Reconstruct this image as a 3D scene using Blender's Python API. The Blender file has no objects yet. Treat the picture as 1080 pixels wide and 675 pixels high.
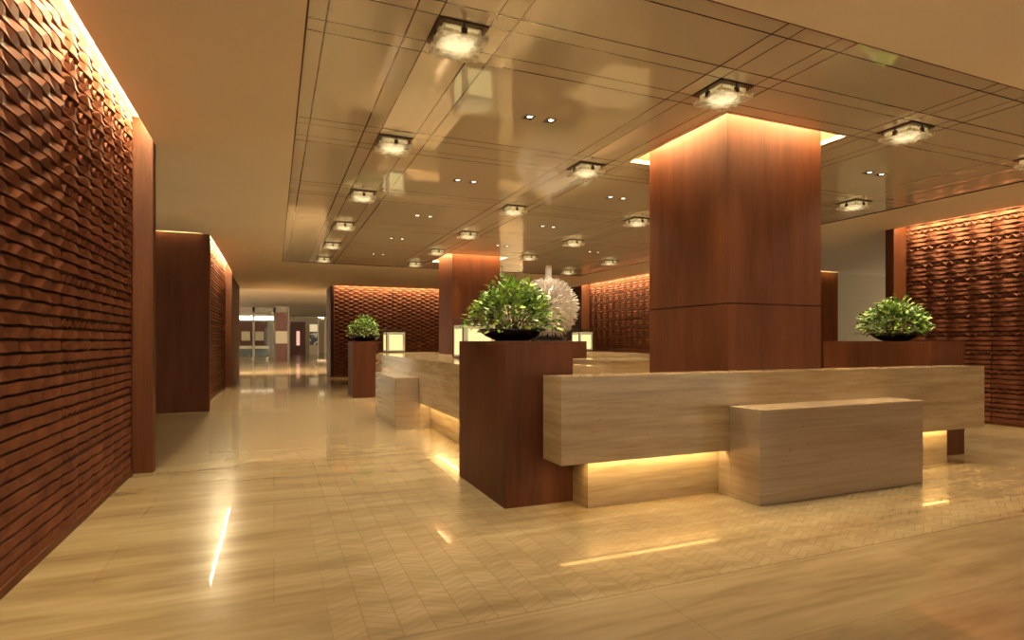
import bpy, bmesh, math, random
from mathutils import Vector, Matrix
random.seed(7)
sc = bpy.context.scene
COL = sc.collection
PI = math.pi

# ------------------------------------------------------------------ camera
cam_d = bpy.data.cameras.new('camera'); cam = bpy.data.objects.new('camera', cam_d); COL.objects.link(cam)
cam.location = (0, 0, 1.3)
cam.rotation_euler = (PI/2, 0, -math.atan2(251, 606.6))
cam_d.sensor_width = 36; cam_d.lens = 606.6/1080*36; cam_d.shift_y = 22.5/1080
cam_d.clip_end = 200
sc.camera = cam
# ------------------------------------------------------------------ light levels
EXPOSURE = 0.15
WARM = (1.0, 0.84, 0.47)
LAMP_E, COVE_E, UNDER_E, HOLE_E, SPOT_E = 1.4, 130.0, 46.0, 125.0, 6.0
SPOT_W = 9.0
LAMP_W = 24.0
WASH_E = 70.0      # watts thrown down by each ceiling lamp
LANTERN_E = .95
sc.view_settings.view_transform = 'Standard'; sc.view_settings.look = 'None'
sc.view_settings.exposure = EXPOSURE; sc.view_settings.gamma = 1; sc.view_settings.use_curve_mapping = False
w = bpy.data.worlds.new('world'); sc.world = w; w.use_nodes = True
w.node_tree.nodes['Background'].inputs[0].default_value = (1.0, 0.86, 0.60, 1)
w.node_tree.nodes['Background'].inputs[1].default_value = 1.15

CZ = 3.285          # ceiling height
# ------------------------------------------------------------------ materials
class NT:
    def __init__(s, name):
        s.m = bpy.data.materials.new(name); s.m.use_nodes = True
        s.t = s.m.node_tree; s.b = s.t.nodes['Principled BSDF']
    def n(s, typ, **kw):
        nd = s.t.nodes.new(typ)
        for k, v in kw.items():
            if k.startswith('i_'): nd.inputs[k[2:].replace('_', ' ')].default_value = v
            else: setattr(nd, k, v)
        return nd
    def l(s, a, b): s.t.links.new(a, b)
    def math(s, op, a, b=None, c=None):
        nd = s.t.nodes.new('ShaderNodeMath'); nd.operation = op
        for i, v in enumerate((a, b, c)):
            if v is None: continue
            if isinstance(v, (int, float)): nd.inputs[i].default_value = v
            else: s.l(v, nd.inputs[i])
        return nd.outputs[0]
    def coord(s, scale=(1, 1, 1), kind='Object'):
        tc = s.n('ShaderNodeTexCoord'); mp = s.n('ShaderNodeMapping'); mp.inputs['Scale'].default_value = scale
        s.l(tc.outputs[kind], mp.inputs['Vector']); return mp.outputs[0]
    def ramp(s, fac, stops):
        r = s.n('ShaderNodeValToRGB'); e = r.color_ramp.elements
        while len(e) < len(stops): e.new(0.5)
        for el, (p, c) in zip(e, stops): el.position = p; el.color = (*c, 1)
        s.l(fac, r.inputs[0]); return r.outputs[0]
    def mix(s, fac, a, b, mode='MIX'):
        nd = s.t.nodes.new('ShaderNodeMix'); nd.data_type = 'RGBA'; nd.blend_type = mode
        for sock, v in ((nd.inputs['Factor'], fac), (nd.inputs['A'], a), (nd.inputs['B'], b)):
            if isinstance(v, (int, float)): sock.default_value = v
            elif isinstance(v, tuple): sock.default_value = (*v, 1)
            else: s.l(v, sock)
        return nd.outputs['Result']
    def set(s, **kw):
        for k, v in kw.items(): s.b.inputs[k.replace('_', ' ')].default_value = v
        return s
    def bump(s, h, strength=.2, dist=.01):
        b = s.n('ShaderNodeBump'); b.inputs['Strength'].default_value = strength; b.inputs['Distance'].default_value = dist
        s.l(h, b.inputs['Height']); s.l(b.outputs[0], s.b.inputs['Normal'])

def plain(name, col, rough=.5, metal=0, var=.12, scale=6, **kw):
    t = NT(name); nz = t.n('ShaderNodeTexNoise'); nz.inputs['Scale'].default_value = scale; nz.inputs['Detail'].default_value = 4
    t.l(t.coord(), nz.inputs['Vector'])
    c = t.ramp(nz.outputs[0], [(.3, tuple(x*(1-var) for x in col)), (.7, tuple(min(1, x*(1+var)) for x in col))])
    t.l(c, t.b.inputs['Base Color']); t.set(Roughness=rough, Metallic=metal, **kw); return t.m

def emit(name, col, e, pattern=None):
    t = NT(name); t.set(Base_Color=(.3*col[0], .3*col[1], .3*col[2], 1), Roughness=.6)
    t.b.inputs['Emission Color'].default_value = (*col, 1); t.b.inputs['Emission Strength'].default_value = e
    if pattern:
        nz = t.n('ShaderNodeTexVoronoi'); nz.inputs['Scale'].default_value = pattern; t.l(t.coord(), nz.inputs['Vector'])
        c = t.ramp(nz.outputs['Distance'], [(.0, tuple(x*.55 for x in col)), (.5, col)])
        t.l(c, t.b.inputs['Emission Color'])
    return t.m

def wood(name, dark, light, rough=.33, axis=2, spec=.22):
    t = NT(name); s1 = [30, 30, 30]; s1[axis] = 1.1; s2 = [3.2, 3.2, 3.2]; s2[axis] = .35
    n1 = t.n('ShaderNodeTexNoise'); n1.inputs['Scale'].default_value = 3; n1.inputs['Detail'].default_value = 6; n1.inputs['Roughness'].default_value = .65
    t.l(t.coord(tuple(s1)), n1.inputs['Vector'])
    n2 = t.n('ShaderNodeTexNoise'); n2.inputs['Scale'].default_value = 2; n2.inputs['Detail'].default_value = 2
    t.l(t.coord(tuple(s2)), n2.inputs['Vector'])
    f = t.math('ADD', t.math('MULTIPLY', n1.outputs[0], .55), t.math('MULTIPLY', n2.outputs[0], .45))
    t.l(t.ramp(f, [(.34, dark), (.66, light)]), t.b.inputs['Base Color'])
    t.set(Roughness=rough, Specular_IOR_Level=spec); t.bump(n1.outputs[0], .06, .003); return t.m

def stone(name, cols, rough=.09, scale=(.55, .55, 7), pits=True):
    t = NT(name)
    n1 = t.n('ShaderNodeTexNoise'); n1.inputs['Scale'].default_value = 1.6; n1.inputs['Detail'].default_value = 9; n1.inputs['Roughness'].default_value = .62; n1.inputs['Distortion'].default_value = .35
    v = t.coord(scale); t.l(v, n1.inputs['Vector'])
    n2 = t.n('ShaderNodeTexNoise'); n2.inputs['Scale'].default_value = 6; n2.inputs['Detail'].default_value = 5
    t.l(v, n2.inputs['Vector'])
    f = t.math('ADD', t.math('MULTIPLY', n1.outputs[0], .75), t.math('MULTIPLY', n2.outputs[0], .25))
    c = t.ramp(f, [(.32, cols[0]), (.5, cols[1]), (.68, cols[2])])
    if pits:
        n3 = t.n('ShaderNodeTexNoise'); n3.inputs['Scale'].default_value = 34; n3.inputs['Detail'].default_value = 2
        t.l(t.coord((.6, .6, 1.6)), n3.inputs['Vector'])
        pm = t.ramp(n3.outputs[0], [(.66, (0, 0, 0)), (.74, (1, 1, 1))])
        c = t.mix(t.math('MULTIPLY', pm, .35), c, tuple(x*.5 for x in cols[0]))
    t.l(c, t.b.inputs['Base Color']); t.set(Roughness=rough); return t.m

TR = [(.255, .168, .085), (.365, .257, .145), (.47, .35, .215)]
M = {}
M['marble'] = stone('travertine', TR)
M['marble_pink'] = stone('travertine_desk', [(.265, .18, .115), (.325, .235, .155), (.385, .285, .20)], rough=.12, scale=(.4, .4, 9))
M['wood'] = wood('sapele_wood', (.060, .0160, .0058), (.122, .0360, .0128), .5)
M['wood_matte'] = wood('sapele_matte', (.095, .028, .010), (.170, .056, .020), .9, 2, 0.0)
M['wood_dark'] = wood('sapele_dark', (.062, .0175, .008), (.105, .030, .0135), .55)
M['backing'] = plain('dark_backing', (.035, .012, .007), .8)
M['soffit'] = plain('soffit_paint', (.78, .67, .52), .75, var=.03, scale=1)
M['cap'] = plain('cove_paint', (.50, .44, .33), .7, var=.03)
M['wallp'] = plain('wall_paint', (.46, .37, .25), .7, var=.03, scale=1)
M['bronze'] = plain('dark_bronze', (.09, .05, .03), .35, .8)
M['bronze_pale'] = plain('pale_bronze', (.16, .125, .085), .6)
M['black'] = plain('black_lacquer', (.006, .005, .005), .25)
M['soil'] = plain('soil', (.02, .014, .01), .9)
M['steel'] = plain('brushed_metal', (.22, .18, .14), .4, .8)
M['white_feather'] = plain('pale_shell', (.86, .79, .73), .55, var=.15, scale=9)
M['led'] = emit('cove_light', WARM, COVE_E)
M['led_wash'] = emit('wall_wash_light', WARM, WASH_E)
M['led_under'] = emit('counter_light', (1, .74, .32), UNDER_E)
M['led_hole'] = emit('column_cove_light', (1, .70, .32), HOLE_E)
M['lamp_glow'] = emit('lamp_glow', (1.0, .80, .48), LAMP_E)
M['lamp_shade'] = emit('lamp_shade', (1.0, .80, .42), .7)
M['spot'] = emit('downlight_glow', (1, .85, .62), SPOT_E)
M['alabaster'] = emit('alabaster_glow', (1.0, .84, .38), LANTERN_E, 26)
M['alabaster_rim'] = emit('alabaster_rim', (1.0, .84, .52), .15)

# clear thick glass of the lamps (mix keeps the light passing)
t = NT('ice_glass'); gl = t.n('ShaderNodeBsdfGlossy'); gl.inputs['Roughness'].default_value = .12
tr = t.n('ShaderNodeBsdfTransparent'); tr.inputs[0].default_value = (.96, .93, .86, 1)
tl = t.n('ShaderNodeBsdfTranslucent'); tl.inputs[0].default_value = (.95, .90, .78, 1)
nz = t.n('ShaderNodeTexNoise'); nz.inputs['Scale'].default_value = 22; nz.inputs['Detail'].default_value = 5; t.l(t.coord(), nz.inputs['Vector'])
m1 = t.n('ShaderNodeMixShader'); m2 = t.n('ShaderNodeMixShader'); m1.inputs[0].default_value = .14
t.l(t.ramp(nz.outputs[0], [(.35, (.3,)*3), (.7, (.9,)*3)]), m2.inputs[0])
t.l(tr.outputs[0], m1.inputs[1]); t.l(gl.outputs[0], m1.inputs[2])
t.l(m1.outputs[0], m2.inputs[1]); t.l(tl.outputs[0], m2.inputs[2])
t.l(m2.outputs[0], t.t.nodes['Material Output'].inputs[0]); M['ice'] = t.m
t = NT('clear_glass'); gl = t.n('ShaderNodeBsdfGlossy'); gl.inputs['Roughness'].default_value = .03
tr = t.n('ShaderNodeBsdfTransparent'); tr.inputs[0].default_value = (.93, .95, .93, 1)
m1 = t.n('ShaderNodeMixShader'); m1.inputs[0].default_value = .035
t.l(tr.outputs[0], m1.inputs[1]); t.l(gl.outputs[0], m1.inputs[2]); t.l(m1.outputs[0], t.t.nodes['Material Output'].inputs[0]); M['glass'] = t.m

# carved cladding
t = NT('carved_terracotta'); nz = t.n('ShaderNodeTexNoise'); nz.inputs['Scale'].default_value = 5; nz.inputs['Detail'].default_value = 6
t.l(t.coord(), nz.inputs['Vector'])
t.l(t.ramp(nz.outputs[0], [(.3, (.122, .038, .020)), (.7, (.190, .065, .034))]), t.b.inputs['Base Color']); t.set(Roughness=.7, Specular_IOR_Level=.12); M['clad'] = t.m

# floor: polished travertine, chevron field under the ceiling panel
LX, LY, PITX, PITY = 1.1, 3.59, 2.2, 2.17       # lamp grid
PX0, PX1, PY0, PY1 = 0.18, 8.62, 2.65, 15.4     # glossy ceiling panel
t = NT('travertine_floor')
def vein(scale, sc_, det=8, dist=.4):
    n = t.n('ShaderNodeTexNoise'); n.inputs['Scale'].default_value = sc_; n.inputs['Detail'].default_value = det; n.inputs['Roughness'].default_value = .62; n.inputs['Distortion'].default_value = dist
    t.l(t.coord(scale), n.inputs['Vector']); return n.outputs[0]
tc = t.n('ShaderNodeTexCoord'); sp = t.n('ShaderNodeSeparateXYZ'); t.l(tc.outputs['Object'], sp.inputs[0]); X, Y = sp.outputs[0], sp.outputs[1]
f = t.math('ADD', t.math('MULTIPLY', vein((.42, 3.1, 1), 1.5), .7), t.math('MULTIPLY', vein((.8, 9, 1), 2.2, 6), .3))
c = t.ramp(f, [(.33, (.215, .145, .072)), (.5, (.315, .225, .122)), (.66, (.385, .292, .172))])
br = t.n('ShaderNodeTexBrick'); br.inputs['Scale'].default_value = 1; br.inputs['Brick Width'].default_value = 1.8; br.inputs['Row Height'].default_value = .62
br.inputs['Mortar Size'].default_value = .0022; br.inputs['Color1'].default_value = (1, 1, 1, 1); br.inputs['Color2'].default_value = (.90, .89, .87, 1); br.inputs['Mortar'].default_value = (.72, .68, .6, 1)
t.l(tc.outputs['Object'], br.inputs['Vector'])
# chevron field
CW, CP = .148, .058
u = t.math('DIVIDE', t.math('SUBTRACT', X, .239), CW)
col_i = t.math('FLOOR', u); fu = t.math('FRACT', u)
par = t.math('SUBTRACT', t.math('MULTIPLY', t.math('MODULO', t.math('ABSOLUTE', col_i), 2.0), 2.0), 1.0)   # -1 / +1
yy = t.math('ADD', Y, t.math('MULTIPLY', t.math('MULTIPLY', par, fu), .085))
v_ = t.math('DIVIDE', yy, CP); fv = t.math('FRACT', v_); row_i = t.math('FLOOR', v_)
lv = t.math('LESS_THAN', t.math('MINIMUM', fv, t.math('SUBTRACT', 1.0, fv)), .055)
lu = t.math('LESS_THAN', t.math('MINIMUM', fu, t.math('SUBTRACT', 1.0, fu)), .022)
line = t.math('MAXIMUM', lv, lu)
wn = t.n('ShaderNodeTexWhiteNoise'); wn.noise_dimensions = '2D'; cb = t.n('ShaderNodeCombineXYZ'); t.l(col_i, cb.inputs[0]); t.l(row_i, cb.inputs[1]); t.l(cb.outputs[0], wn.inputs['Vector'])
tone = t.ramp(wn.outputs[0], [(0, (.93, .925, .91)), (1, (1.06, 1.06, 1.06))])
cf = t.mix(1.0, c, tone, 'MULTIPLY'); cf = t.mix(t.math('MULTIPLY', line, .42), cf, (.16, .10, .05))
ins = t.math('MULTIPLY', t.math('MULTIPLY', t.math('GREATER_THAN', X, .239), t.math('LESS_THAN', X, 8.6)), t.math('MULTIPLY', t.math('GREATER_THAN', Y, 2.52), t.math('LESS_THAN', Y, 15.45)))
cp = t.mix(1.0, c, br.outputs['Color'], 'MULTIPLY')
# border joint of the field
bx = t.math('LESS_THAN', t.math('ABSOLUTE', t.math('SUBTRACT', Y, 2.52)), .005)
cc = t.mix(ins, cp, cf); cc = t.mix(t.math('MULTIPLY', bx, .5), cc, (.14, .09, .045))
t.l(cc, t.b.inputs['Base Color']); t.set(Roughness=.24, Coat_Weight=.42, Coat_Roughness=.025, Specular_IOR_Level=.35); t.b.inputs['IOR'].default_value = 1.5
t.bump(vein((.5, .5, 1), 2.5, 2, 0), .02, .01)
M['floor'] = t.m

# glossy ceiling panel with joint lines in pairs about every lamp row
t = NT('lacquer_ceiling'); tc = t.n('ShaderNodeTexCoord'); sp = t.n('ShaderNodeSeparateXYZ'); t.l(tc.outputs['Object'], sp.inputs[0]); X, Y = sp.outputs[0], sp.outputs[1]
def rowlines(co, first, pitch):
    d = t.math('ABSOLUTE', t.math('SUBTRACT', t.math('MODULO', t.math('ADD', co, pitch*10.5-first), pitch), pitch/2))
    a = t.math('LESS_THAN', t.math('ABSOLUTE', t.math('SUBTRACT', d, .165)), .0045)
    b = t.math('LESS_THAN', t.math('ABSOLUTE', t.math('SUBTRACT', d, .312)), .0060)
    return t.math('MAXIMUM', a, b)
def edge(co, p): return t.math('LESS_THAN', t.math('ABSOLUTE', t.math('SUBTRACT', co, p)), .006)
ln = t.math('MAXIMUM', rowlines(X, LX, PITX), rowlines(Y, LY, PITY))
for co, p in ((X, .30), (X, 8.47), (Y, 2.81), (Y, 15.25)): ln = t.math('MAXIMUM', ln, edge(co, p))
nz = t.n('ShaderNodeTexNoise'); nz.inputs['Scale'].default_value = .6; t.l(tc.outputs['Object'], nz.inputs['Vector'])
c = t.ramp(nz.outputs[0], [(.3, (.56, .50, .395)), (.7, (.61, .545, .435))])
t.l(t.mix(ln, c, (.075, .032, .014)), t.b.inputs['Base Color']); t.set(Roughness=.03); t.b.inputs['IOR'].default_value = 2.3
M['lacquer'] = t.m

def leafmat(name, a, b):
    t = NT(name); nz = t.n('ShaderNodeTexNoise'); nz.inputs['Scale'].default_value = 14; t.l(t.coord(), nz.inputs['Vector'])
    t.l(t.ramp(nz.outputs[0], [(.35, a), (.65, b)]), t.b.inputs['Base Color']); t.set(Roughness=.4); return t.m
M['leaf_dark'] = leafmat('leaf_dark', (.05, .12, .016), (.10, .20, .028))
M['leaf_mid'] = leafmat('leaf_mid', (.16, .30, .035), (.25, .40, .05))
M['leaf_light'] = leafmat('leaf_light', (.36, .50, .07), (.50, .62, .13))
M['leaf_grey'] = leafmat('leaf_grey', (.32, .38, .20), (.52, .55, .38))
M['twig'] = plain('twig', (.09, .03, .015), .7)
M['petal'] = plain('petal', (.75, .55, .45), .6)

# ------------------------------------------------------------------ mesh helpers
def box(bm, x0, x1, y0, y1, z0, z1, bev=0.0):
    vs = [bm.verts.new((x, y, z)) for x in (x0, x1) for y in (y0, y1) for z in (z0, z1)]
    idx = [(0, 1, 3, 2), (4, 6, 7, 5), (0, 4, 5, 1), (2, 3, 7, 6), (0, 2, 6, 4), (1, 5, 7, 3)]
    fs = [bm.faces.new([vs[i] for i in q]) for q in idx]
    if bev:
        es = list({e for f_ in fs for e in f_.edges})
        bmesh.ops.bevel(bm, geom=es, offset=bev, segments=2, affect='EDGES', profile=.6)
def tube(bm, a, b, r0, r1=None, seg=10):
    r1 = r0 if r1 is None else r1
    a, b = Vector(a), Vector(b); d = (b-a); q = d.to_track_quat('Z', 'Y')
    ra = [bm.verts.new(a+q@Vector((math.cos(2*PI*i/seg)*r0, math.sin(2*PI*i/seg)*r0, 0))) for i in range(seg)]
    rb = [bm.verts.new(b+q@Vector((math.cos(2*PI*i/seg)*r1, math.sin(2*PI*i/seg)*r1, 0))) for i in range(seg)]
    for i in range(seg): bm.faces.new((ra[i], ra[(i+1) % seg], rb[(i+1) % seg], rb[i]))
    bm.faces.new(ra[::-1]); bm.faces.new(rb)
def lathe(bm, c, prof, seg=40):
    rings = []
    for r, z in prof:
        if r < 1e-5: rings.append([bm.verts.new((c[0], c[1], c[2]+z))])
        else: rings.append([bm.verts.new((c[0]+r*math.cos(2*PI*i/seg), c[1]+r*math.sin(2*PI*i/seg), c[2]+z)) for i in range(seg)])
    for A, B in zip(rings, rings[1:]):
        for i in range(seg):
            j = (i+1) % seg
            if len(A) == 1: bm.faces.new((A[0], B[j], B[i]))
            elif len(B) == 1: bm.faces.new((A[i], A[j], B[0]))
            else: bm.faces.new((A[i], A[j], B[j], B[i]))
def obj(name, bm, mats, parent=None, smooth=False, org=(0, 0, 0)):
    """bm is in world coordinates; it is moved to its parent's (or its own) origin"""
    o = Vector(parent['_o']) if parent and '_o' in parent else Vector(org)
    if parent and '_o' not in parent: o = Vector((0, 0, 0))
    bmesh.ops.translate(bm, verts=bm.verts, vec=-o)
    bmesh.ops.recalc_face_normals(bm, faces=bm.faces)
    me = bpy.data.meshes.new(name); bm.to_mesh(me); bm.free()
    for m in (mats if isinstance(mats, (list, tuple)) else [mats]): me.materials.append(m)
    if smooth: me.polygons.foreach_set('use_smooth', [True]*len(me.polygons))
    ob = bpy.data.objects.new(name, me); COL.objects.link(ob)
    if parent:
        ob.parent = parent; ob['_o'] = tuple(o)
    else: ob.location = o; ob['_o'] = tuple(o)
    return ob
def bmb(*boxes, bev=0.0):
    bm = bmesh.new()
    for b in boxes: box(bm, *b, bev)
    return bm
def tag(o, label=None, cat=None, group=None, kind=None):
    if label: o['label'] = label
    if cat: o['category'] = cat
    if group: o['group'] = group
    if kind: o['kind'] = kind
    return o
def thing(name, loc, label, cat, group=None):
    o = bpy.data.objects.new(name, None); COL.objects.link(o); o.location = loc; o['_o'] = tuple(loc)
    o.empty_display_size = .1
    return tag(o, label, cat, group)
def struct(name, bm, mats, org=(0, 0, 0), parent=None):
    o = obj(name, bm, mats, parent, org=org)
    if not parent: o['kind'] = 'structure'
    return o
def copy_tree(o, loc, label, group=None):
    r = o.copy(); COL.objects.link(r); r.location = loc; r['_o'] = tuple(loc); tag(r, label, None, group)
    for ch in o.children:
        c = ch.copy(); COL.objects.link(c); c.parent = r
        for g in ch.children:
            d = g.copy(); COL.objects.link(d); d.parent = c
    return r
def grid_slab(bm, xs, ys, z0, z1, holes):
    """slab cut by rectangular holes, built from one grid of cells"""
    xs = sorted(set(xs + [h[0] for h in holes] + [h[1] for h in holes])); ys = sorted(set(ys + [h[2] for h in holes] + [h[3] for h in holes]))
    x0, x1, y0, y1 = xs[0], xs[-1], ys[0], ys[-1]
    V = {}
    def v(i, j, z):
        if (i, j, z) not in V: V[(i, j, z)] = bm.verts.new((xs[i], ys[j], z))
        return V[(i, j, z)]
    def solid(i, j):
        if i < 0 or j < 0 or i >= len(xs)-1 or j >= len(ys)-1: return False
        cx, cy = (xs[i]+xs[i+1])/2, (ys[j]+ys[j+1])/2
        return not any(h[0] < cx < h[1] and h[2] < cy < h[3] for h in holes)
    for i in range(len(xs)-1):
        for j in range(len(ys)-1):
            if not solid(i, j): continue
            bm.faces.new((v(i, j, z0), v(i, j+1, z0), v(i+1, j+1, z0), v(i+1, j, z0)))
            bm.faces.new((v(i, j, z1), v(i+1, j, z1), v(i+1, j+1, z1), v(i, j+1, z1)))
            for di, dj, a, b in ((-1, 0, (i, j), (i, j+1)), (1, 0, (i+1, j), (i+1, j+1)), (0, -1, (i, j), (i+1, j)), (0, 1, (i, j+1), (i+1, j+1))):
                if not solid(i+di, j+dj): bm.faces.new((v(*a, z0), v(*b, z0), v(*b, z1), v(*a, z1)))

# ------------------------------------------------------------------ setting: floor and ceiling
XW, XE, YS, YN = -7.5, 19.0, -4.0, 72.0
struct('floor', bmb((XW, XE, YS, YN, -.12, 0)), M['floor'])
LIPL, WL = -1.105, -1.315          # left cove lip and cladding plane
LIPR, WR = 10.10, 10.44
BY = 21.6                          # back cladding plane
C1 = (4.405, 4.675); C2 = (4.40, 13.40); HW = .59; HH = .74
hole1 = (C1[0]-HH, C1[0]+HH, C1[1]-HH, C1[1]+HH); hole2 = (C2[0]-HH, C2[0]+HH, C2[1]-HH, C2[1]+HH)
slots = [(WL-.06, LIPL, -3.0, 6.66), (WL-.06, LIPL, 12.15, 18.26), (LIPR, WR+.06, -3.0, 6.84), (LIPR, WR+.06, 11.9, 17.99), (1.98, 7.0, BY-.32, BY+.06),
         (-7.3, LIPL-.12, 11.92, 11.995), (LIPR+.12, 15.0, 11.67, 11.745)]
bm = bmesh.new(); grid_slab(bm, [XW, XE], [YS, 24.0], CZ, CZ+.16, slots + [(PX0, PX1, PY0, PY1)])
ceil = struct('ceiling', bm, M['soffit'])
bm = bmesh.new(); grid_slab(bm, [PX0-.02, PX1+.02], [PY0-.02, PY1+.02], CZ+.012, CZ+.05, [hole1, hole2])
struct('ceiling_panel', bm, M['lacquer'], parent=ceil)
# dark reveal edge round the panel
bm = bmesh.new()
for a in ((PX0, PX0+.012, PY0, PY1), (PX1-.012, PX1, PY0, PY1), (PX0, PX1, PY0, PY0+.012), (PX0, PX1, PY1-.012, PY1)): box(bm, *a, CZ+.001, CZ+.013)
struct('ceiling_reveal', bm, M['wood_dark'], parent=ceil)
# coves above the slots
for k, s in enumerate(slots):
    bm = bmb((s[0], s[1], s[2], s[3], CZ+.215, CZ+.24))
    struct('cove_cap', bm, M['cap'], parent=ceil)
    if k < 2: b = (LIPL-.085, LIPL-.02, s[2]+.05, s[3]-.02)
    elif k < 4: b = (LIPR+.03, LIPR+.10, s[2]+.05, s[3]-.02)
    elif k == 4: b = (s[0]+.05, s[1]-.05, BY-.29, BY-.22)
    else: b = (s[0]+.05, s[1]-.05, s[2]+.004, s[2]+.03)
    struct('light_strip', bmb((*b, CZ+.19, CZ+.205)), M['led'] if k < 5 else M['led_wash'], parent=ceil)
for h in (hole1, hole2):
    bm = bmesh.new()
    z0, z1 = CZ+.05, CZ+.24
    for a in ((h[0]-.02, h[0], h[2]-.02, h[3]+.02), (h[1], h[1]+.02, h[2]-.02, h[3]+.02), (h[0], h[1], h[2]-.02, h[2]), (h[0], h[1], h[3], h[3]+.02)): box(bm, *a, z0, z1)
    struct('cove_frame', bm, M['wood'], parent=ceil)
    bm = bmesh.new(); cx, cy = (h[0]+h[1])/2, (h[2]+h[3])/2; q = HW
    for a in ((h[0], cx-q, h[2], h[3]), (cx+q, h[1], h[2], h[3]), (cx-q, cx+q, h[2], cy-q), (cx-q, cx+q, cy+q, h[3])): box(bm, *a, CZ+.225, CZ+.24)
    struct('cove_light_panel', bm, M['led_hole'], parent=ceil)
# high ceiling and end wall of the hall beyond
struct('ceiling_far', bmb((XW, XE, 24.0, YN, 3.95, 4.05), (XW, XE, 24.0, 24.1, CZ, 3.95)), M['soffit'])
struct('wall_far_right', bmb((12.0, 12.3, 24.1, 66, 0, 3.95)), M['wallp'])
struct('wall_far', bmb((XW, XE, 66, 66.3, 0, 3.95)), M['wallp'])

# ------------------------------------------------------------------ carved cladding walls
def cladding(L, H, panels, seedv):
    """surface in local coords: u along x (0..L), outwards -y, z up; panels = list of (u0, u1, style)"""
    rnd = random.Random(seedv); bm = bmesh.new(); pitch, slat = .0745, .0590
    n = int(H/pitch)
    for (u0, u1, style) in panels:
        W = u1-u0; mod = 6
        for r in range(n):
            z0 = .05+r*pitch; z1 = z0+slat
            if z1 > H: break
            tt = z0/3.4; A = .010+.034*min(1, max(0, tt))**1.3
            amp = .25+.75*min(1, max(0, (tt-.15)/.75))
            kind = 'zig' if style == 'B' and r % 4 == 2 else 'rib'
            step = .084 if kind == 'rib' else .056
            k = max(4, int(round(W/step))); k -= k % 4; pts = []
            sh = {'A': 2*(r % 2), 'B': 2*((r//4) % 2)*0, 'D': 2*(r % 2)}[style]
            zm = (z0+z1)/2; hh = slat/2
            for i in range(k+1):
                u = u0+.006+(W-.012)*i/k; j = rnd.uniform(-.22, .22)
                if kind == 'zig':
                    s = i % 2; to = .020+.022*amp*s; bo = .020+.022*amp*(1-s); ht, hb = .55+.45*s, .55+.45*(1-s)
                else:
                    q = (i+sh) % 4; e_ = (0, .8, 1, .8)[q]
                    ht = hb = 1-(.42 if style == 'B' else .58 if style == 'D' else .34)*amp*(1-e_)
                    o_ = .026+((.006+.010*amp) if style == 'A' else (.008+.022*amp))*e_; tw = amp*.009*(1 if (q in (1,)) else -1 if q == 3 else 0) if style != 'A' else amp*.0055*(1 if (i//2+r) % 2 else -1)
                    to, bo = o_+tw*(1+j), o_-tw*(1-j)
                if 0 < i < k and style == 'A': u += rnd.uniform(-.022, .022)
                pts.append((u, max(.004, to), max(.004, bo), zm+hh*ht, zm-hh*hb))
            V = []
            for (u, to, bo, zt, zb) in pts:
                V.append([bm.verts.new((u, 0, zt)), bm.verts.new((u, -to, zt)), bm.verts.new((u, -bo, zb)), bm.verts.new((u, 0, zb))])
            for i in range(k):
                a, b = V[i], V[i+1]
                bm.faces.new((a[0], b[0], b[1], a[1])); bm.faces.new((a[2], b[2], b[3], a[3]))
                if (i+r) % 2: bm.faces.new((a[1], b[1], b[2])); bm.faces.new((a[1], b[2], a[2]))
                else: bm.faces.new((a[1], b[1], a[2])); bm.faces.new((b[1], b[2], a[2]))
            bm.faces.new(V[0][::-1]); bm.faces.new(V[-1])
    return bm
def panels(cuts, styles): return [(a, b, s) for a, b, s in zip(cuts, cuts[1:], styles)]
def place(bm, M4): bmesh.ops.transform(bm, matrix=M4, verts=bm.verts)
def facing_px(x, y0):   # cladding faces +X, u runs along +Y
    return Matrix(((0, -1, 0, x), (1, 0, 0, y0), (0, 0, 1, 0), (0, 0, 0, 1)))
def facing_mx(x, y1):   # cladding faces -X, u runs along -Y
    return Matrix(((0, 1, 0, x), (-1, 0, 0, y1), (0, 0, 1, 0), (0, 0, 0, 1)))
HT = CZ+.215
def end_post(x0, x1, y0, y1, top=HT): return bmb((x0, x1, y0, y1, 0, top), bev=.004)

wl = struct('wall_left', bmb((-2.6, WL-.02, -3.0, 6.76, 0, CZ+.2)), M['wood_dark'], org=(-2, 0, 0))
bm = cladding(6.6, HT, panels([0, .6, 2.6, 4.6, 6.6], 'ABAB'), 1); place(bm, facing_px(WL, 0.02)); struct('cladding', bm, M['clad'], parent=wl)
struct('skirting', bmb((WL-.02, WL+.045, -3, 6.62, 0, .05)), M['wood'], parent=wl)
struct('end_post', bmb((WL-.055, LIPL-.004, 6.62, 6.655, 0, HT), (-2.6, LIPL, 6.625, 6.76, 0, CZ-.001), bev=.003), M['wood'], parent=wl)
wl2 = struct('wall_left_rear', bmb((-7.4, WL-.02, 12.03, 24, 0, CZ-.001)), M['wood_dark'], org=(-2, 12, 0))
bm = cladding(6.02, HT, panels([0, 2, 4, 6.02], 'BAB'), 2); place(bm, facing_px(WL, 12.17)); struct('cladding', bm, M['clad'], parent=wl2)
struct('skirting', bmb((WL-.02, WL+.045, 12.16, 18.2, 0, .05)), M['wood'], parent=wl2)
struct('end_panel', bmb((-7.4, LIPL, 12.0, 12.15, 0, CZ-.001), bev=.004), M['wood'], parent=wl2)
struct('end_post', bmb((WL-.055, LIPL-.004, 18.215, 18.255, 0, HT), (WL-.02, LIPL, 18.22, 18.4, 0, CZ-.001), bev=.004), M['wood'], parent=wl2)
struct('far_panel', bmb((WL-.02, LIPL-.05, 18.4, 23.0, 0, CZ-.001)), M['wood_dark'], parent=wl2)
wr = struct('wall_right', bmb((WR+.02, 12, -3, 6.95, 0, CZ+.2)), M['wood_dark'], org=(11, 0, 0))
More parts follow.
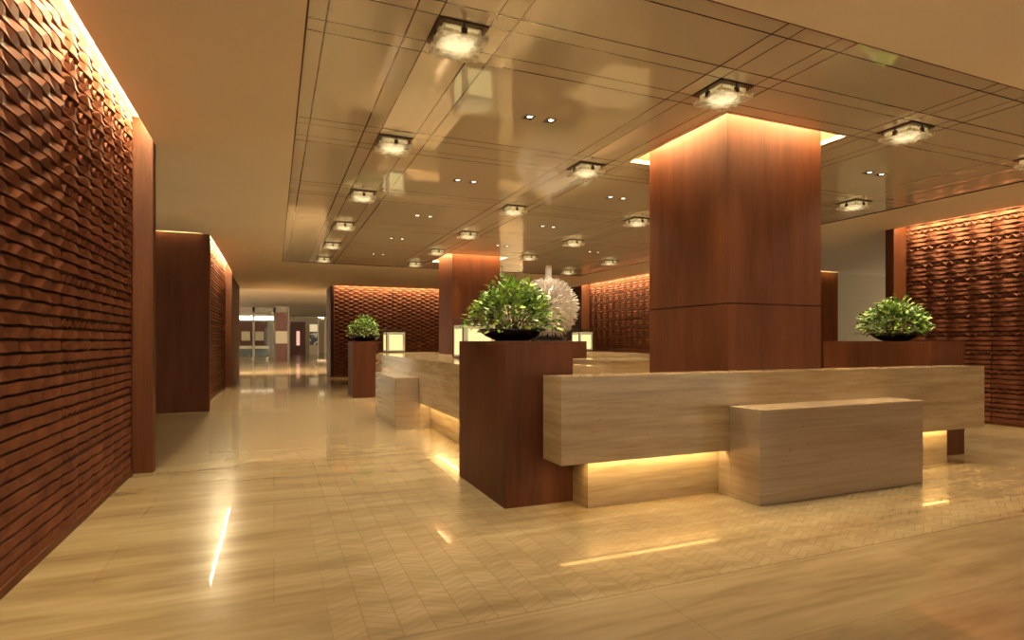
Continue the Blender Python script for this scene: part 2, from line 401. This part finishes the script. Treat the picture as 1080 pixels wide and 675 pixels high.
bm = cladding(6.6, HT, panels([0, 1.32, 3.32, 5.32, 6.6], 'BBBB'), 3); place(bm, facing_mx(WR, 6.79)); struct('cladding', bm, M['clad'], parent=wr)
struct('skirting', bmb((WR-.045, WR+.02, -3, 6.8, 0, .05)), M['wood'], parent=wr)
struct('end_post', bmb((LIPR+.004, WR+.055, 6.795, 6.835, 0, HT), (LIPR, 12, 6.80, 6.95, 0, CZ-.001), bev=.004), M['wood'], parent=wr)
wr2 = struct('wall_right_rear', bmb((WR+.02, 15.0, 11.78, 24, 0, CZ-.001)), M['wood_dark'], org=(12, 12, 0))
bm = cladding(6.0, HT, panels([0, 1.9, 3.9, 6.0], 'BBB'), 4); place(bm, facing_mx(WR, 17.93)); struct('cladding', bm, M['clad'], parent=wr2)
struct('skirting', bmb((WR-.045, WR+.02, 11.9, 17.95, 0, .05)), M['wood'], parent=wr2)
struct('end_panel', bmb((LIPR, 15.05, 11.75, 11.9, 0, CZ-.001), bev=.004), M['wood_matte'], parent=wr2)
struct('end_post', bmb((LIPR+.004, WR+.055, 17.945, 17.985, 0, HT), (LIPR, WR+.02, 17.95, 18.1, 0, CZ-.001), bev=.004), M['wood'], parent=wr2)
struct('far_panel', bmb((LIPR+.05, WR+.02, 18.1, 23.0, 0, CZ-.001)), M['wood_dark'], parent=wr2)
for par, b in ((wl, (WL-.02, WL, 0, 6.62)), (wl2, (WL-.02, WL, 12.16, 18.2)), (wr, (WR, WR+.02, 0, 6.8)), (wr2, (WR, WR+.02, 11.9, 17.95))):
    struct('backing_panel', bmb((*b, 0, HT)), M['backing'], parent=par)
struct('wall_corridor', bmb((15.06, XE, 11.9, 12.1, 0, CZ-.001)), M['wallp'])
wb = struct('wall_back', bmb((1.90, 7.0, BY+.02, 23.1, 0, CZ-.001)), M['wood_dark'], org=(4, BY, 0))
bm = cladding(4.98, HT, panels([0, 2.1, 4.98], 'DD'), 5); place(bm, Matrix.Translation((2.0, BY, 0))); struct('cladding', bm, M['clad'], parent=wb)
struct('backing_panel', bmb((2.0, 7.0, BY, BY+.02, 0, HT)), M['backing'], parent=wb)
struct('end_post', bmb((1.86, 2.0, BY-.2, 23.1, 0, CZ-.001), bev=.03), M['wood_dark'], parent=wb)
struct('skirting', bmb((2.0, 7.0, BY-.045, BY+.02, 0, .05)), M['wood_dark'], parent=wb)

# ------------------------------------------------------------------ columns
def column(c, label):
    r = thing('column', (c[0], c[1], 0), label, 'column', None); zs = 1.645
    x0, x1, y0, y1 = c[0]-HW, c[0]+HW, c[1]-HW, c[1]+HW
    obj('lower_panel', bmb((x0, x1, y0, y1, 0, zs-.006), bev=.003), M['wood'], r)
    obj('shadow_gap', bmb((x0+.012, x1-.012, y0+.012, y1-.012, zs-.006, zs+.006)), M['wood_dark'], r)
    obj('upper_panel', bmb((x0, x1, y0, y1, zs+.006, CZ+.239), bev=.003), M['wood'], r)
column(C1, 'large square wooden column rising right behind the long stone counter with the low block')
column(C2, 'smaller-looking square wooden column in the rear, in front of the carved back wall')

# ------------------------------------------------------------------ counters
BV = .006
# front counter
k1 = thing('reception_counter', (4.5, 3.95, 0), 'long floating travertine counter with glowing underside in front of the large column', 'counter')
bm = bmesh.new(); grid_slab(bm, [1.952, 7.05], [3.769, 4.078], .382, .432, [(1.99, 6.70, 3.822, 3.88)]); box(bm, 1.952, 7.05, 3.769, 4.078, .432, 1.034); obj('counter_top', bm, M['marble'], k1)
bm = bmesh.new(); grid_slab(bm, [2.2515, 6.64], [3.90, 4.20], 0, .3815, [(3.80, 5.01, 4.08, 4.20)]); obj('base', bm, M['marble'], k1)
for a, b in ((2.0, 3.50), (5.53, 6.64)): obj('light_strip', bmb((a, b, 3.828, 3.852, .405, .428)), M['led_under'], k1)
d1 = obj('writing_desk', bmb((3.535, 5.505, 3.435, 3.767, 0, .758), (3.535, 5.505, 3.767, 3.898, 0, .380), bev=BV), M['marble_pink'], org=(4.52, 3.6, 0))
tag(d1, 'low travertine block desk standing against the front of the long counter', 'desk')
# side counter on the left
k2 = thing('reception_counter', (2.6, 8.9, 0), 'travertine side counter running away behind the front wooden pedestal, with lit recess below', 'counter')
bm = bmesh.new(); grid_slab(bm, [2.0, 3.3], [5.42, 12.4], .382, .432, [(2.053, 2.15, 5.5, 12.32)]); box(bm, 2.0, 3.3, 5.42, 12.4, .432, 1.032); obj('counter_top', bm, M['marble'], k2)
obj('base', bmb((2.17, 3.2, 5.5, 12.3, 0, .3815), bev=.003), M['marble'], k2)
for a, b in ((5.5, 8.40), (10.3, 12.3)): obj('light_strip', bmb((2.058, 2.082, a, b, .405, .428)), M['led_under'], k2)
d2 = obj('writing_desk', bmb((1.65, 1.998, 8.47, 10.27, 0, .762), (1.998, 2.168, 8.47, 10.27, 0, .380), bev=BV), M['marble_pink'], org=(1.9, 9.37, 0))
tag(d2, 'low travertine block desk against the side counter, left of the front wooden pedestal', 'desk')
# right hand counter seen over the front counter, and the rear counter
k3 = thing('reception_counter', (6.85, 9.0, 0), 'far right stone counter whose pale top edge shows below the carved right wall', 'counter')
obj('counter_top', bmb((6.66, 7.0, 6.0, 13.0, .382, 1.065), bev=BV), M['marble'], k3)
obj('base', bmb((6.66, 6.88, 6.1, 12.9, 0, .382), bev=.003), M['marble'], k3)
k4 = thing('reception_counter', (4.5, 14.8, 0), 'rear stone counter carrying the left glowing lantern, in front of the back wall', 'counter')
obj('counter_top', bmb((2.262, 7.05, 14.2, 15.1, .382, 1.02), bev=BV), M['marble'], k4)
obj('base', bmb((2.4, 6.9, 14.3, 14.95, 0, .382), bev=.003), M['marble'], k4)
cr = thing('credenza', (5.45, 8.3, 0), 'low stone back counter block between the front pedestal and the large column', 'cabinet')
obj('body', bmb((4.81, 6.1, 7.6, 9.06, 0, .975), bev=.003), M['marble'], cr)
obj('worktop', bmb((4.795, 6.115, 7.585, 9.07, .975, 1.0), bev=.003), M['marble'], cr)

# ------------------------------------------------------------------ pedestals
def pedestal(x0, x1, y0, y1, z, label, mat='wood'):
    r = thing('pedestal', ((x0+x1)/2, (y0+y1)/2, 0), label, 'pedestal')
    obj('body', bmb((x0, x1, y0, y1, 0, z-.02), bev=.003), M[mat], r)
    obj('top_panel', bmb((x0, x1, y0, y1, z-.02, z), bev=.003), M[mat], r)
pedestal(1.653, 2.25, 4.14, 5.33, 1.302, 'tall wooden pedestal at the near left end of the long counter, bearing the largest plant')
pedestal(1.665, 2.25, 13.55, 14.45, 1.30, 'farthest left wooden pedestal beside the carved back wall, bearing a small plant')
pedestal(6.77, 7.37, 4.14, 5.50, 1.302, 'wooden pedestal behind the right end of the long counter')
pedestal(4.33, 5.24, 9.12, 10.45, 1.302, 'wooden plinth under the spiky white ball, mostly hidden by the front pedestal')

# ------------------------------------------------------------------ potted plants
def leaf(bm, p, d, L, W, mi, roll, curl):
    d = d.normalized(); side = d.cross(Vector((0, 0, 1)))
    if side.length < .05: side = Vector((1, 0, 0))
    side.normalize(); up = side.cross(d)
    side = (side*math.cos(roll)+up*math.sin(roll)); up = side.cross(d)
    prof = [(0, .05), (.28, .85), (.6, 1), (.85, .55), (1, .02)]
    rows = []
    for tt, ww in prof:
        c = p+d*(L*tt)-up*(curl*L*tt*tt)
        rows.append((bm.verts.new(c-side*W*ww*.5+up*W*.12*ww), bm.verts.new(c), bm.verts.new(c+side*W*ww*.5+up*W*.12*ww)))
    for a, b in zip(rows, rows[1:]):
        for i in (0, 1):
            f_ = bm.faces.new((a[i], a[i+1], b[i+1], b[i])); f_.material_index = mi; f_.smooth = True
def plant(c, rb, hb, rf, zf, label, seedv, n=2300):
    rnd = random.Random(seedv); x, y, z = c
    r = thing('potted_plant', (x, y, z), label, 'plant')
    bm = bmesh.new()
    lathe(bm, c, [(0, 0), (rb*.42, 0), (rb*.50, .006), (rb*.80, hb*.42), (rb*.96, hb*.8), (rb, hb), (rb*.965, hb), (rb*.9, hb*.78), (rb*.5, hb*.55), (0, hb*.5)], 48)
    bowl = obj('bowl', bm, M['black'], r, True)
    bm = bmesh.new(); lathe(bm, c, [(rb*.93, hb*.80), (rb*.6, hb*.93), (0, hb)], 32); obj('soil', bm, M['soil'], bowl, True)
    bm = bmesh.new(); bt = bmesh.new()
    H = zf-z-hb; cen = Vector((x, y, z+hb))
    stems = []
    for i in range(46):
        a = rnd.uniform(0, 2*PI); e = math.asin(rnd.uniform(.02, 1)); k = rnd.uniform(.55, .98)
        tip = cen+Vector((math.cos(a)*math.cos(e)*rf*k, math.sin(a)*math.cos(e)*rf*k, math.sin(e)*H*k))
        if e < .35: tip.z -= rnd.uniform(0, .07)
        mid = cen.lerp(tip, .55)+Vector((0, 0, .07*(1-math.sin(e))))
        root = cen+Vector((math.cos(a), math.sin(a), 0))*rb*.25*rnd.random()-Vector((0, 0, .015))
        tube(bt, root, mid, .004, .003, 5); tube(bt, mid, tip, .003, .0015, 5); stems.append((root, mid, tip))
    obj('stems', bt, M['twig'], r)
    for i in range(n):
        a = rnd.uniform(0, 2*PI); e = math.asin(min(1, rnd.random()**.75)); k = rnd.uniform(.45, 1.0)**.5
        lump = .88+.16*math.sin(3*a+seedv)*math.cos(2*e)+.08*math.sin(7*a+e*5)
        dr = Vector((math.cos(a)*math.cos(e), math.sin(a)*math.cos(e), math.sin(e)))
        p = cen+Vector((dr.x*rf*k*lump, dr.y*rf*k*lump, dr.z*H*k*lump+.01))
        if e < .25: p.z -= rnd.uniform(-.02, .05)
        d = dr+Vector((rnd.uniform(-.7, .7), rnd.uniform(-.7, .7), rnd.uniform(-.5, .5)))
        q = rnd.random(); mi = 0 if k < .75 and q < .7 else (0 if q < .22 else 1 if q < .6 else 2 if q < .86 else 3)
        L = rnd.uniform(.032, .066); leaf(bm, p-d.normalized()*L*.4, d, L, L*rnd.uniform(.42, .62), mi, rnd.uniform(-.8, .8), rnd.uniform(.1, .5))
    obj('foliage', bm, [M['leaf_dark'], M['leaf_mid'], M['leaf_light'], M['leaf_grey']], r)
    bm = bmesh.new()
    for a, e in ((3.3, .75), (3.6, .35), (2.6, 1.0), (5.2, .9)):
        p = cen+Vector((math.cos(a)*math.cos(e)*rf*.98, math.sin(a)*math.cos(e)*rf*.98, math.sin(e)*H*.98))
        for k in range(5):
            b = a+k*2*PI/5; leaf(bm, p, Vector((math.cos(b), math.sin(b), .5)), .035, .022, 0, 0, .2)
    obj('blossom', bm, M['petal'], r)
plant((1.955, 4.72, 1.302), .30, .105, .44, 1.88, 'largest leafy green plant in a black bowl on the front left pedestal', 11)
plant((1.985, 13.95, 1.30), .36, .13, .43, 1.92, 'small-looking leafy plant in a black bowl on the farthest left pedestal', 12, 1500)
plant((7.03, 4.72, 1.302), .27, .10, .43, 1.84, 'leafy green plant in a black bowl at the right, before the carved right wall', 13)

# ------------------------------------------------------------------ spiky ball sculpture
sx, sy, sz, R0 = 4.78, 9.77, 1.93, .455
r = thing('sculpture', (sx, sy, 1.302), 'large white spiky ball sculpture with a thick stalk on top, behind the front plant', 'sculpture')
bm = bmesh.new(); bmesh.ops.create_icosphere(bm, subdivisions=3, radius=R0, matrix=Matrix.Translation((sx, sy, sz)))
rnd = random.Random(5); N = 1350; cs = Vector((sx, sy, sz))
for i in range(N):
    zz = 1-2*(i+.5)/N; rr = math.sqrt(1-zz*zz); a = i*PI*(3-math.sqrt(5))
    d = Vector((rr*math.cos(a), rr*math.sin(a), zz)); d = (d+Vector([rnd.uniform(-.09, .09) for _ in range(3)])).normalized()
    L = rnd.uniform(.11, .165); p = cs+d*(R0-.01); q = d.to_track_quat('Z', 'Y')
    w_ = rnd.uniform(.015, .023); base = []
    for tt, ww in ((0, .6), (.45, 1.0), (.8, .75), (1.0, .18)):
        base.append([bm.verts.new(p+d*L*tt+q@Vector((w_*ww*math.cos(k*2*PI/4), w_*ww*.55*math.sin(k*2*PI/4), 0))) for k in range(4)])
    for A, B in zip(base, base[1:]):
        for k in range(4): bm.faces.new((A[k], A[(k+1) % 4], B[(k+1) % 4], B[k]))
    bm.faces.new(base[-1])
obj('spiked_ball', bm, M['white_feather'], r)
bm = bmesh.new(); tube(bm, (sx, sy, sz+.38), (sx+.01, sy, sz+.74), .050, .064, 14); tube(bm, (sx+.01, sy, sz+.74), (sx+.015, sy, sz+.80), .064, .045, 14)
obj('stalk', bm, M['white_feather'], r, False)
bm = bmesh.new(); lathe(bm, (sx, sy, 1.302), [(0, 0), (.36, 0), (.36, .03), (.30, .07), (.16, .11), (.10, .25), (0, .25)], 36); obj('stand', bm, M['black'], r)

# ------------------------------------------------------------------ lanterns on the counters
def lantern(x0, y0, z, s, h, label):
    c = (x0+s/2, y0+s/2, z); r = thing('lantern', c, label, 'lantern', 'glowing box lanterns')
    x1, y1 = x0+s, y0+s; th = .016
    bm = bmesh.new()
    for px in (x0, x1-th):
        for py in (y0, y1-th): box(bm, px, px+th, py, py+th, z, z+h)
    for (a, b) in ((z+h-th, z+h), (z+.012, z+.012+th)):
        box(bm, x0, x1, y0, y0+th, a, b); box(bm, x0, x1, y1-th, y1, a, b); box(bm, x0, x0+th, y0, y1, a, b); box(bm, x1-th, x1, y0, y1, a, b)
    obj('frame', bm, M['bronze'], r)
    e = .02; zt = z+h*.87
    shade = obj('shade', bmb((x0+e, x1-e, y0+e, y1-e, z+.03, zt), bev=.012), M['alabaster_rim'], r)
    g = s*.17
    for q in ((x0+g, x1-g, y0+e-.006, y0+e+.004), (x0+e-.006, x0+e+.004, y0+g, y1-g)):
        obj('glowing_panel', bmb((*q, z+.06, zt-.06)), M['alabaster'], shade)
lantern(2.66, 8.40, 1.032, .56, .60, 'glowing alabaster box lantern behind the front pedestal, left of its plant')
lantern(2.57, 14.40, 1.02, .50, .58, 'glowing alabaster box lantern standing before the carved back wall, beside the farthest left pedestal')
lantern(6.60, 11.85, 1.065, .40, .52, 'glowing alabaster box lantern right of the spiky ball, on the far right counter')

# ------------------------------------------------------------------ ceiling lamps
zc = CZ+.012
def build_lamp(x, y, label):
    r = thing('ceiling_lamp', (x, y, zc), label, 'ceiling lamp', 'square glass ceiling lamps'); a = .163
    plate = obj('mounting_plate', bmb((x-a, x+a, y-a, y+a, zc-.012, zc)), M['bronze'], r)
    obj('shade_box', bmb((x-.112, x+.112, y-.112, y+.112, zc-.058, zc-.013), bev=.004), M['lamp_shade'], r)
    bm = bmesh.new(); lathe(bm, (x, y, zc), [(0, -.082), (.05, -.081), (.085, -.075), (.104, -.064), (.108, -.0585), (0, -.0585)], 28)
    obj('diffuser', bm, M['lamp_glow'], r, True)
    bm = bmesh.new(); rg = random.Random(3)
    # irregular slab of cast glass: grid with rough underside
    n = 8; g = .160; G = {}
    for zi, z in ((0, zc-.095), (1, zc-.060)):
        for i in range(n+1):
            for j in range(n+1):
                e = 1 if i in (0, n) or j in (0, n) else 0
                G[zi, i, j] = bm.verts.new((x-g+2*g*i/n+rg.uniform(-.005, .005)*e, y-g+2*g*j/n+rg.uniform(-.005, .005)*e, z+rg.uniform(-.005, .005)))
    hole = lambda i, j: abs(i+.5-n/2) < 2.6 and abs(j+.5-n/2) < 2.6
    for i in range(n):
        for j in range(n):
            bm.faces.new((G[0, i, j], G[0, i, j+1], G[0, i+1, j+1], G[0, i+1, j]))
            if not hole(i, j): bm.faces.new((G[1, i, j], G[1, i+1, j], G[1, i+1, j+1], G[1, i, j+1]))
    for i in range(n):
        for (p, q) in (((i, 0), (i+1, 0)), ((i, n), (i+1, n)), ((0, i), (0, i+1)), ((n, i), (n, i+1))):
            bm.faces.new((G[0, *p], G[0, *q], G[1, *q], G[1, *p]))
    obj('glass_slab', bm, M['ice'], r)
    bm = bmesh.new(); s_ = .122
    for s1 in (-1, 1): box(bm, x+s1*s_-.003, x+s1*s_+.003, y-s_, y+s_, zc-.06, zc-.012); box(bm, x-s_, x+s_, y+s1*s_-.003, y+s1*s_+.003, zc-.06, zc-.012)
    obj('glass_collar', bm, M['ice'], r)
    for dx, dy in ((-1, 0), (1, 0), (0, -1), (0, 1)):
        ex, ey = (.010, .018) if dx else (.018, .010)
        px_, py_ = x+dx*.15, y+dy*.15
        bm = bmb((px_-ex, px_+ex, py_-ey, py_+ey, zc-.075, zc-.035), (px_-.005, px_+.005, py_-.005, py_+.005, zc-.035, zc-.012))
        obj('bracket', bm, M['bronze'], plate)
    ld = bpy.data.lights.new('lamp_light', 'AREA'); ld.shape = 'SQUARE'; ld.size = .31; ld.spread = math.radians(112); ld.energy = LAMP_W; ld.color = (1, .88, .57)
    lo = bpy.data.objects.new('lamp_light', ld); COL.objects.link(lo); lo.parent = r; lo.location = (0, 0, -.115)
    return r
rows = ['leftmost', 'second from left', 'third from left', 'rightmost']
order = ['nearest', 'second nearest', 'third nearest', 'fourth nearest', 'fifth nearest', 'farthest']
hidden = {(2, 1), (3, 2), (3, 3)}
proto = None
for i in range(4):
    for k in range(6):
        if (i, k) in hidden: continue
        lab = f'square cast-glass ceiling lamp, {order[k]} in the {rows[i]} row on the glossy ceiling'
        x, y = LX+PITX*i, LY+PITY*k
        if proto is None: proto = build_lamp(x, y, lab)
        else: copy_tree(proto, (x, y, zc), lab, 'square glass ceiling lamps')
# recessed downlights in pairs at the cell centres
def build_spot(x, y, label):
    r = thing('recessed_downlight', (x, y, zc), label, 'downlight', 'recessed downlights'); a, b = .052, .04
    bm = bmesh.new()
    for q in ((x-a, x-b, y-a, y+a), (x+b, x+a, y-a, y+a), (x-b, x+b, y-a, y-b), (x-b, x+b, y+b, y+a)): box(bm, *q, zc-.006, zc)
    obj('trim_ring', bm, M['steel'], r)
    obj('black_well', bmb((x-b, x+b, y-b, y+b, zc-.002, zc-.0005)), M['black'], r)
    bm = bmesh.new(); lathe(bm, (x+.006, y-.012, zc), [(0, -.0055), (.016, -.0045), (.024, -.0022), (0, -.0022)], 20); obj('bulb', bm, M['spot'], r, True)
    ld = bpy.data.lights.new('downlight_beam', 'AREA'); ld.shape = 'DISK'; ld.size = .045; ld.spread = math.radians(105); ld.energy = SPOT_W; ld.color = (1, .86, .62)
    lo = bpy.data.objects.new('downlight_beam', ld); COL.objects.link(lo); lo.parent = r; lo.location = (0, 0, -.008)
    return r
sp0 = None
bay = {0: 'left', 1: 'middle', 2: 'right'}
depth = ['nearest', 'second', 'third', 'fourth', 'fifth']
for cx_i, ks in ((0, (0, 1, 2, 3, 4)), (1, (1, 2, 3)), (2, (0, 3))):
    for k in ks:
        for s, side in ((-1, 'left'), (1, 'right')):
            x, y = LX+PITX*(cx_i+.5)+s*.105, LY+PITY*(k+.5)
            lab = f'small square recessed downlight, {side} one of the {depth[k]} pair in the {bay[cx_i]} ceiling bay'
            if sp0 is None: sp0 = build_spot(x, y, lab)
            else: copy_tree(sp0, (x, y, zc), lab, 'recessed downlights')

# ------------------------------------------------------------------ hall beyond the passage
# glazed display front
s = thing('glass_showcase', (-1.2, 43, 0), 'distant glazed shop showcase with wood panels, at the end of the passage on the left', 'showcase')
obj('frame', bmb((-2.6, .1, 43, 43.08, 3.3, 3.62), (-2.6, -2.5, 43, 43.08, 0, 3.62), (-.03, .1, 43, 43.08, 0, 3.62), (-1.36, -1.22, 43, 43.08, 0, 3.62)), M['bronze_pale'], s)
obj('back_panel', bmb((-2.6, -.45, 45, 45.1, .2, 3.2)), M['wood_dark'], s)
obj('lit_header', bmb((-2.2, -.5, 44.8, 44.95, 2.75, 3.15)), plain('header_grey', (.22, .19, .14), .6), s)
for x in (-1.85, -.95): obj('display_panel', bmb((x-.28, x+.28, 44.85, 44.95, 1.35, 2.0), bev=.02), M['wallp'], s)
obj('glass_pane', bmb((-2.5, -1.36, 43.03, 43.05, .1, 3.3), (-1.22, -.03, 43.03, 43.05, .1, 3.3)), M['glass'], s)
b = thing('display_table', (-1.3, 43.9, 0), 'black display table with pale top inside the distant glazed showcase', 'table')
obj('table_top', bmb((-2.55, -.3, 43.6, 44.3, .78, .98), bev=.02), M['cap'], b)
obj('body', bmb((-2.5, -.35, 43.65, 44.25, .22, .78)), M['black'], b)
for x in (-2.4, -1.4, -.45): obj('leg', bmb((x-.05, x+.05, 43.7, 43.8, 0, .22)), M['steel'], b)
p = thing('pillar', (.47, 43, 0), 'slim distant pillar with dark wood bands and a pale panel, beyond the passage', 'pillar')
obj('upper_band', bmb((.1, .85, 42.7, 43.4, 2.0, 3.3)), M['wood'], p)
obj('capital', bmb((.1, .85, 42.7, 43.4, 3.3, 3.7)), M['bronze_pale'], p)
obj('pale_panel', bmb((.1, .85, 42.7, 43.4, 1.15, 2.0)), M['wallp'], p)
obj('lower_band', bmb((.1, .85, 42.7, 43.4, 0, 1.15)), M['wood'], p)
obj('edge_post', bmb((.88, .98, 42.7, 42.8, 0, 3.7)), M['bronze_pale'], p)
dd = thing('tall_door_panel', (2.2, 60, 0), 'distant tall red-brown wooden panel with a pale lit centre', 'door panel')
obj('panel', bmb((1.5, 2.85, 60, 60.15, 0, 3.2)), M['wood'], dd)
obj('inlay', bmb((2.02, 2.33, 59.93, 60.0, .9, 2.3), bev=.03), emit('inlay_glow', (1, .55, .42), .8), dd)
# artworks
t = NT('ink_painting'); nz = t.n('ShaderNodeTexNoise'); nz.inputs['Scale'].default_value = 1.1; nz.inputs['Distortion'].default_value = 1.5; nz.inputs['Detail'].default_value = 1
t.l(t.coord(), nz.inputs['Vector']); t.l(t.ramp(nz.outputs[0], [(.47, (.02, .02, .02)), (.53, (.75, .72, .66))]), t.b.inputs['Base Color']); M['ink'] = t.m
for x0, x1, lab in ((-.05, 1.05, 'black and white abstract painting left of the slim distant pillar'), (3.2, 4.0, 'black and white abstract painting right of the distant tall wooden panel')):
    y = 59.0
    a = thing('painting', ((x0+x1)/2, y, 0), lab, 'painting', 'ink paintings in the far hall')
    obj('backing_panel', bmb((x0-.02, x1+.02, y+.02, y+.2, 0, 3.0)), M['wallp'], a)
    obj('canvas', bmb((x0, x1, y-.03, y+.02, .95, 2.2)), M['ink'], a)
    obj('lit_panel', bmb((x0, x1, y-.02, y+.02, 2.25, 2.95)), emit('art_light', (1, .80, .45), .55), a)
g = thing('glass_screen', (3.0, 40, 0), 'distant glass screen with metal posts beside the dark edge of the back wall', 'screen')
obj('pane', bmb((2.72, 3.08, 40, 40.03, .2, 2.9)), M['glass'], g)
for x in (2.66, 3.10): obj('post', bmb((x, x+.06, 39.98, 40.05, 0, 2.9)), M['bronze_pale'], g)
obj('planter_base', bmb((2.62, 3.2, 39.9, 40.2, 0, .12)), M['steel'], g)
# unseen glowing strip added behind the ceiling drop to brighten the far hall
lb = struct('light_strip', bmb((-6, 16, 24.1, 24.13, 3.45, 3.75)), emit('hall_fill_glow', (1, .84, .58), 170.0), parent=ceil)
